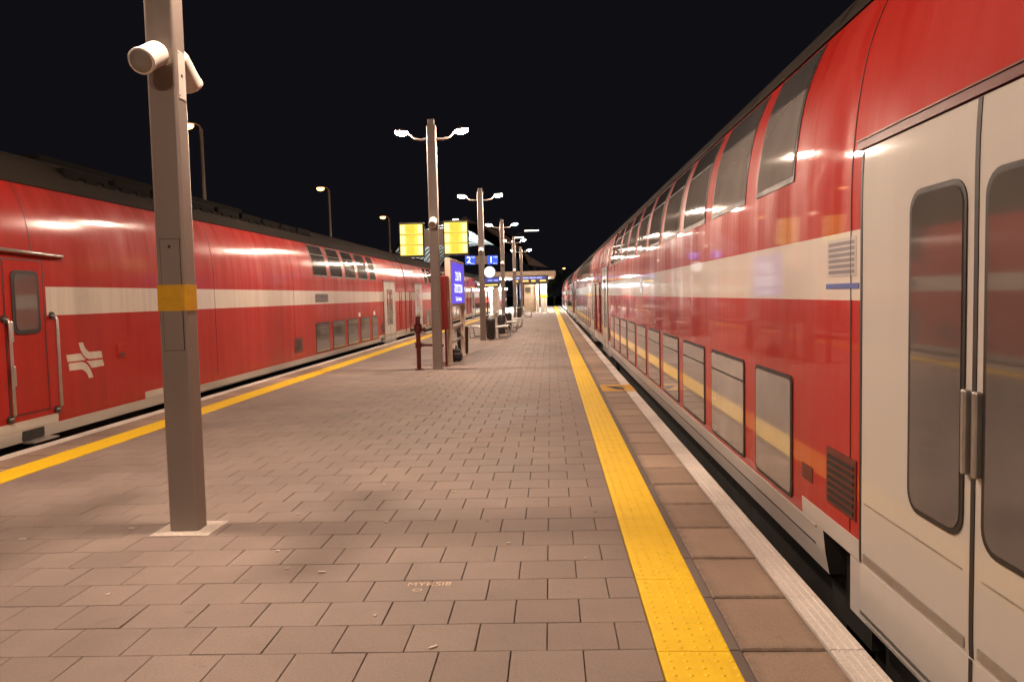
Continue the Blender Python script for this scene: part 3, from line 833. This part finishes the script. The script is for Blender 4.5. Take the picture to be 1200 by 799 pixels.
# ------------------------------------------------------------------ bins and benches
def litter_bin(loc):
    t = empty('litter_bin', '', 'litter bin', loc, 0, 'dark litter bins along the platform')
    mb = MB(); mb.ring([(.155, .03), (.165, .05), (.185, .72), (.185, .74)], 24); mb.build('body', BIN, t)
    mb = MB(); mb.ring([(.195, .74), (.195, .775), (.16, .83), (.08, .86), (.02, .865)], 24); mb.build('lid', BIN, t)
    mb = MB(); mb.ring([(.13, 0), (.13, .035)], 16); mb.build('base', DARK, t)
    return t
b0 = litter_bin((-2.72, 22.95, 0)); bins = [b0]
for x, y in ((-2.42, 30.08), (-2.28, 34.6), (-2.2, 38.6), (-2.32, 55.5)):
    c = copy_tree(b0); c.location = (x, y, 0); bins.append(c)
for o, l in zip(bins, ('dark litter bin beyond the far end of the station sign', 'dark litter bin right behind the clock post', 'dark litter bin between the nearest and second benches', 'dark litter bin between the second and third benches', 'farthest dark litter bin, beside the bench near the shelter')): o['label'] = l

def bench(loc, rz):
    """seat faces local +X, 1.9 m long"""
    t = empty('bench', '', 'bench', loc, rz, 'pale metal benches')
    L = .95
    def slats(p0, p1, n):
        mb = MB(); p0, p1 = Vector(p0), Vector(p1)
        d = (p1 - p0); ang = math.atan2(d.z, d.x)
        for k in range(n):
            c = p0 + d * ((k + .5) / n); w = d.length / n * .80
            M = Matrix.Translation(c) @ Matrix.Rotation(-ang, 4, 'Y')
            mb.bbox(-w / 2, w / 2, -L, L, -.011, .011, .006, 0, M)
        return mb
    slats((.06, 0, .46), (.55, 0, .50), 9).build('seat', BENCHM, t)
    slats((-.12, 0, .95), (.045, 0, .50), 9).build('backrest', BENCHM, t)
    for y in (-.86, .86):
        mb = MB()
        mb.tube([(-.02, y, .68), (.04, y, .47), (.07, y, .44), (.52, y, .475), (.58, y, .45), (.60, y, .40), (.57, y, .02), (.53, y, .012), (.12, y, .012), (.08, y, .03), (.05, y, .44)], .017, 8)
        mb.build('leg', BENCHM, t)
    return t
be0 = bench((-2.33, 31.35, 0), 0); bs = [be0]
for x, y, r in ((-2.22, 36.4, 0), (-2.18, 40.9, 0), (-2.10, 58.5, 0), (-2.78, 31.8, PI), (-2.74, 36.4, PI)):
    c = copy_tree(be0); c.location = (x, y, 0); c.rotation_euler = (0, 0, r); bs.append(c)
for o, l in zip(bs, ('nearest pale metal bench facing right, just past the clock post', 'second pale metal bench facing right, between two dark bins', 'third pale metal bench facing right, past the second one', 'farthest pale bench, in front of the tiled shelter wall', 'pale bench facing the left train, left of the clock post', 'pale bench facing the left train, back to back with the second bench')): o['label'] = l

# ------------------------------------------------------------------ shelter at the far end
SHW = simple('shelter_tile', (.50, .38, .27), .6, 0, .12, 4)
SHC = simple('shelter_column_white', (.62, .56, .5), .6)
CEIL = emit('shelter_ceiling_light', (1.0, .88, .72), 220)
t = empty('shelter', 'low flat-roofed station shelter at the far end with lit ceiling and tiled wall', 'shelter', (-2.5, 76, 0))
mb = MB(); mb.bbox(-4.0, 3.05, -5, 10, 3.55, 3.98, .05); mb.build('roof', simple('shelter_roof_beige', (.34, .27, .2), .7), t)
mb = MB(); mb.box(-3.9, 2.9, -4.9, 9.9, 3.50, 3.548); mb.build('ceiling', SHC, t)
for x, y, w in ((1.9, -1.2, .35), (1.9, 3.5, .35), (1.9, 7, .35), (-2.6, 1.5, .3), (-2.6, 6, .3)):
    mb = MB(); mb.box(x - w, x + w, y - .6, y + .6, 3.44, 3.495); mb.build('ceiling_light', CEIL, t)
mb = MB(); mb.box(-.15, 1.0, -.6, 8, 0, 3.5, 0)
for k in range(6):
    mb.box(-.152, 1.002, -.603, -.6, .3 + k * .5, .312 + k * .5, 1)
for k in range(4): mb.box(-.1 + k * .3, -.09 + k * .3, -.603, -.6, .02, 3.48, 1)
mb.build('wall', [SHW, CONC], t)
mb = MB(); mb.box(.05, .55, -.63, -.605, 2.0, 2.5, 0)
for k in range(6): mb.box(.07, .53, -.64, -.63, 2.04 + k * .075, 2.08 + k * .075, 1)
mb.build('vent', [STEEL, BLACK], t)
for x, w in ((1.22, .14), (1.72, .2), (2.05, .1)):
    mb = MB(); mb.box(x - w, x + w, -.8, -.5, 0, 3.5); mb.build('column', SHC, t)
mb = MB(); mb.box(1.5, 2.18, -.815, -.802, 1.45, 1.72); mb.build('warning_band', TAPE, t)
mb = MB(); mb.bbox(-3.15, -2.55, -2.6, -2.0, 0, 3.5, .03); mb.build('column', SHC, t)

# dark electronic board under the shelter roof
AMB = emit('amber_dot_text', (1.0, .62, .12), 2.2)
BLU2 = emit('dim_blue_panel_light', (.05, .09, .62), .55)
BLU3 = emit('pale_blue_text', (.55, .62, .95), .9)
t = empty('display_board', 'long dark display board with blue strip and amber text before the shelter', 'display board', (-2.5, 70.6, 0))
mb = MB(); mb.bbox(-1.05, 2.35, -.12, .12, 2.72, 3.52, .02)
for x in (-.8, 2.0): mb.box(x - .04, x + .04, -.04, .04, 3.5, 3.6)
mb.box(-.8, -.7, -.05, .05, 0, 2.74)
mb.build('housing', BLACK, t)
mb = MB(); mb.box(-1.0, 2.0, -.126, -.121, 3.18, 3.46); mb.build('blue_strip', BLU2, t)
rnd = random.Random(3)
mb = MB()
for (a, b) in ((-.9, -.45), (-.2, .45), (.6, 1.1), (1.25, 1.7)):
    x = a
    while x < b: w = rnd.uniform(.04, .12); mb.box(x, x + w, -.13, -.128, 3.28, 3.40); x += w + .03
mb.build('blue_text', BLU3, t)
mb = MB()
for (a, b) in ((-.95, -.55), (-.25, .45), (.75, 1.05), (1.55, 2.1)):
    for z in (2.98, 3.07):
        x = a
        while x < b: w = rnd.uniform(.03, .09); mb.box(x, x + w, -.128, -.121, z, z + .06); x += w + .02
mb.build('amber_text', AMB, t)
t = empty('display_board', 'small dark display with an amber text line behind the clock post', 'display board', (-5.6, 70.2, 0))
mb = MB(); mb.bbox(-1.0, .9, -.1, .1, 2.55, 3.5, .02); mb.cyl((-.3, 0, 0), (-.3, 0, 2.56), .06, n=10); mb.build('housing', BLACK, t)
mb = MB(); mb.box(-.95, .85, -.106, -.101, 3.0, 3.42); mb.build('blue_strip', BLU2, t)
mb = MB()
for a in (-.9, -.2, .35):
    for k in range(4): mb.box(a + k * .11, a + k * .11 + .08, -.109, -.107, 3.12, 3.22)
mb.build('blue_text', BLU3, t)
mb = MB(); mb.box(-.65, .7, -.106, -.101, 2.70, 2.80); mb.build('amber_text', AMB, t)
t = empty('totem_sign', 'thin upright blue sign with white marks at the shelter wall corner', 'sign', (-2.80, 71.6, 0))
mb = MB(); mb.box(-.14, .14, -.03, .03, 0, 3.0); mb.build('post', BLACK, t)
mb = MB(); mb.box(-.13, .0, -.036, -.031, 1.3, 2.9); mb.build('sign_face', BLU2, t)
mb = MB()
for k in range(9): mb.box(-.11, -.02, -.039, -.037, 1.45 + k * .15, 1.55 + k * .15)
stuff(mb.build('sign_print', BLU3, t))

# ------------------------------------------------------------------ vaulted station roof beyond
VW = simple('white_vault_lining', (.62, .66, .66), .6, 0, .06, .4)
VR = simple('vault_rib_grey', (.10, .105, .10), .6)
t = empty('vaulted_roof', 'big arched station roof behind the platform with white ribbed lining', 'station roof', (-9.8, 80, 0))
def arch(k, r=0):       # k 0..1 left foot to right foot
    a = PI * (1 - k)
    return (7.8 + r) * math.cos(a), 2.6 + (6.9 + r) * math.sin(a) ** .8
N = 32
for nm, r, m in (('lining', 0, VW), ('cladding', .3, WOOD)):
    mb = MB(); P = [arch(.03 + .94 * i / N, r) for i in range(N + 1)]
    vs = [(x, 0 if nm == 'lining' else -.3, z) for x, z in P] + [(x, 34, z) for x, z in P]
    mb.add(vs, [(i, i + 1, N + 2 + i, N + 1 + i) for i in range(N)], 0, True); mb.build(nm, m, t, fix=False)
for q in range(12):
    mb = MB(); y = 1.0 + q * 2.7
    P = [arch(.03 + .52 * i / N, -.02) for i in range(N + 1)]; Q = [arch(.03 + .52 * i / N, -.14) for i in range(N + 1)]
    vs = [(x, y, z) for x, z in P] + [(x, y, z) for x, z in Q] + [(x, y + .2, z) for x, z in P] + [(x, y + .2, z) for x, z in Q]; n1 = N + 1
    mb.add(vs, [f for i in range(N) for f in ((n1 + i, n1 + i + 1, 3 * n1 + i + 1, 3 * n1 + i), (i, i + 1, n1 + i + 1, n1 + i), (2 * n1 + i, 3 * n1 + i, 3 * n1 + i + 1, 2 * n1 + i + 1))], 0); mb.build('rib', VR, t)
mb = MB()                                       # brown gable panel over the right haunch
P = [arch(.5 + .42 * i / 12, .02) for i in range(13)]
top = [(0.9, 10.15)] + [(1 + i * .78, 10.1 - i * .50) for i in range(12)]
poly = P + top[::-1]
mb.prism(poly, lambda x, z: (x, -.45, z), lambda x, z: (x, -.31, z)); mb.build('gable_panel', WOOD, t)
VL = emit('vault_uplight', (.92, 1.0, .98), 2600)
VL2 = emit('small_vault_uplight', (.92, 1.0, .98), 75)
for yy in (4, 13, 22):
    for xx in (3.2, -3.6):
        mb = MB(); mb.box(xx, xx + .7, yy, yy + 1.0, 2.6, 2.66); mb.build('uplight', VL if xx > 0 else VL2, t)
mb = MB(); mb.bbox(-.35, .35, -.9, -.45, 9.75, 9.95, .03, 0); mb.box(-.3, .3, -.93, -.9, 9.77, 9.86, 1); mb.cyl((0, -.6, 9.4), (0, -.6, 9.78), .05, n=8, mat=0); mb.build('floodlight', [STEEL, emit('flood_lens', (1, .95, .85), 6)], t)

# mast with two strip lights
t = empty('strip_light_mast', 'dark mast with two white strip lights high over the shelter', 'light mast', (-3.7, 84, 0))
mb = MB(); mb.cyl((0, 0, 0), (0, 0, 8.6), .07, .05, 10); mb.tube([(0, 0, 8.5), (1.2, 0, 8.75), (2.0, 0, 8.9)], .035, 6); mb.tube([(0, 0, 8.0), (.6, 0, 8.15)], .03, 6); mb.build('mast', BLACK, t)
TUBE = emit('strip_tube', (1, .88, .74), 4)
for x, z, w in ((1.75, 8.86, .8), (.35, 8.13, .52)):
    mb = MB(); mb.bbox(x - w, x + w, -.06, .06, z - .06, z + .06, .02); mb.build('strip_light', TUBE, t)

# ------------------------------------------------------------------ street lamps outside the station
SOD = emit('sodium_lens', (1.0, .48, .14), 7)
SPOLE = simple('galvanised_street_pole', (.34, .27, .2), .5)
def street_lamp(loc):
    t = empty('street_lamp', '', 'street lamp', loc, 0, 'orange street lamps beyond the station')
    mb = MB(); mb.cyl((0, 0, -1.3), (0, 0, 8.7), .11, .06, 12); mb.build('pole', SPOLE, t)
    mb = MB(); mb.tube([(0, 0, 8.68), (-.06, 0, 8.84), (-.2, 0, 8.92), (-.36, 0, 8.94)], .035, 8); mb.build('arm', SPOLE, t)
    mb = MB(); M = Matrix.Translation((-.55, 0, 8.93)) @ Matrix.Scale(1.7, 4, (1, 0, 0)); mb.ring([(.06, .06), (.13, .035), (.15, 0), (.14, -.02)], 14, 0, M); mb.build('lamp_head', SPOLE, t)
    mb = MB(); mb.ring([(.14, -.021), (.15, -.10), (.11, -.19), (.03, -.23)], 14, 0, M); mb.build('lamp_lens', SOD, t)
    return t
s0 = street_lamp((-13.9, 30, 0)); sl = [s0]
for x, y, dz, r in ((-14.05, 48, 0, 0), (-14.05, 66, 0, 0), (2.25, 150, -2.0, PI), (-14.6, 140, -3.2, 0)):
    c = copy_tree(s0); c.location = (x, y, dz); c.rotation_euler = (0, 0, r); sl.append(c)
for o, l in zip(sl, ('street lamp half hidden by the foreground post, only its pole showing', 'tallest-looking orange street lamp above the left train roof', 'orange street lamp just left of the yellow timetable panels', 'lone orange street lamp at the far end above the right train', 'far orange street lamp seen under the vaulted roof')): o['label'] = l

# ------------------------------------------------------------------ trees at the dark far end
LEAF = simple('night_leaves', (.05, .065, .025), .6, 0, .3, 2)
BARK = simple('bark', (.08, .06, .045), .9)
def tree(loc, h, seed, label):
    r = random.Random(seed)
    t = empty('tree', label, 'tree', loc, 0, 'trees beyond the platform end')
    mb = MB(); mb.tube([(0, 0, -.1), (.1, 0, h * .25), (0, .1, h * .5), (.1, 0, h * .75)], [.2, .16, .11, .05], 8)
    ends = []
    for k in range(7):
        a = k * 2.4; z = h * (.3 + .07 * k); e = Vector((math.cos(a) * h * .25, math.sin(a) * h * .25, z + h * .18)); ends.append(e)
        mb.tube([(0, 0, z), e * .6 + Vector((0, 0, z * .4)), e], [.07, .05, .02], 6)
    mb.build('trunk', BARK, t)
    mb = MB()
    for e in ends + [Vector((0, 0, h * .85)), Vector((0, 0, h * .7))]:
        for c in range(5):
            cc = e + Vector((r.gauss(0, .45), r.gauss(0, .45), r.gauss(0, .35))) * (h / 6)
            for q in range(45):
                p = cc + Vector((r.gauss(0, .3), r.gauss(0, .3), r.gauss(0, .22))) * (h / 6)
                a = Vector((r.uniform(-1, 1), r.uniform(-1, 1), r.uniform(-.4, .4))).normalized() * .12; b = Vector((r.uniform(-1, 1), r.uniform(-1, 1), r.uniform(-1, 1))).normalized() * .08
                mb.add([p - a, p - b, p + a, p + b], [(0, 1, 2, 3)])
    mb.build('crown', LEAF, t, fix=False)
tree((-1.6, 125, -1.3), 6.5, 1, 'dark tree at the platform end, nearest the shelter columns')
tree((.6, 134, -1.3), 7.5, 2, 'dark tree in the gap between shelter and right train')
tree((4.5, 165, -1.3), 9, 3, 'dark tree behind the far orange street lamp')

# ------------------------------------------------------------------ world, camera, render
W = bpy.data.worlds.new('World'); S.world = W; W.use_nodes = True
bg = W.node_tree.nodes['Background']; bg.inputs['Color'].default_value = (.0048, .0046, .0066, 1); bg.inputs['Strength'].default_value = 1.0

F, H, ROLL = 880.0, 1.75, .0225
cy = Vector(((645 - 600) / F, -(345 - 399.5) / F, 1)).normalized()
cz = Vector((-ROLL, 1, 0)); cz.z = -(cz.x * cy.x + cz.y * cy.y) / cy.z; cz.normalize()
cx = cz.cross(cy)
if cx.x < 0: cx = -cx
# camera axes in the world: right, up, forward rows taken from the axis images above
right = Vector((cx.x, cy.x, cz.x)); up = Vector((cx.y, cy.y, cz.y)); fwd = Vector((cx.z, cy.z, cz.z))
R = Matrix((right, up, -fwd)).transposed()
cam = bpy.data.cameras.new('camera'); co = bpy.data.objects.new('camera', cam); COL.objects.link(co)
co.matrix_world = Matrix.Translation((0, 0, H)) @ R.to_4x4()
cam.sensor_fit = 'HORIZONTAL'; cam.sensor_width = 36; cam.lens = F / 1200 * 36
cam.clip_start = .05; cam.clip_end = 3000
S.camera = co
S.view_settings.view_transform = 'Standard'; S.view_settings.look = 'None'
S.view_settings.exposure = 0; S.view_settings.gamma = 1
S.render.engine = 'CYCLES'
cyc = S.cycles
cyc.use_denoising = True
try: cyc.denoiser = 'OPENIMAGEDENOISE'
except Exception: pass
cyc.max_bounces = 6; cyc.diffuse_bounces = 3; cyc.glossy_bounces = 4; cyc.transmission_bounces = 2
cyc.caustics_reflective = False; cyc.caustics_refractive = False
cyc.sample_clamp_indirect = 4; cyc.sample_clamp_direct = 0
cyc.use_light_tree = True
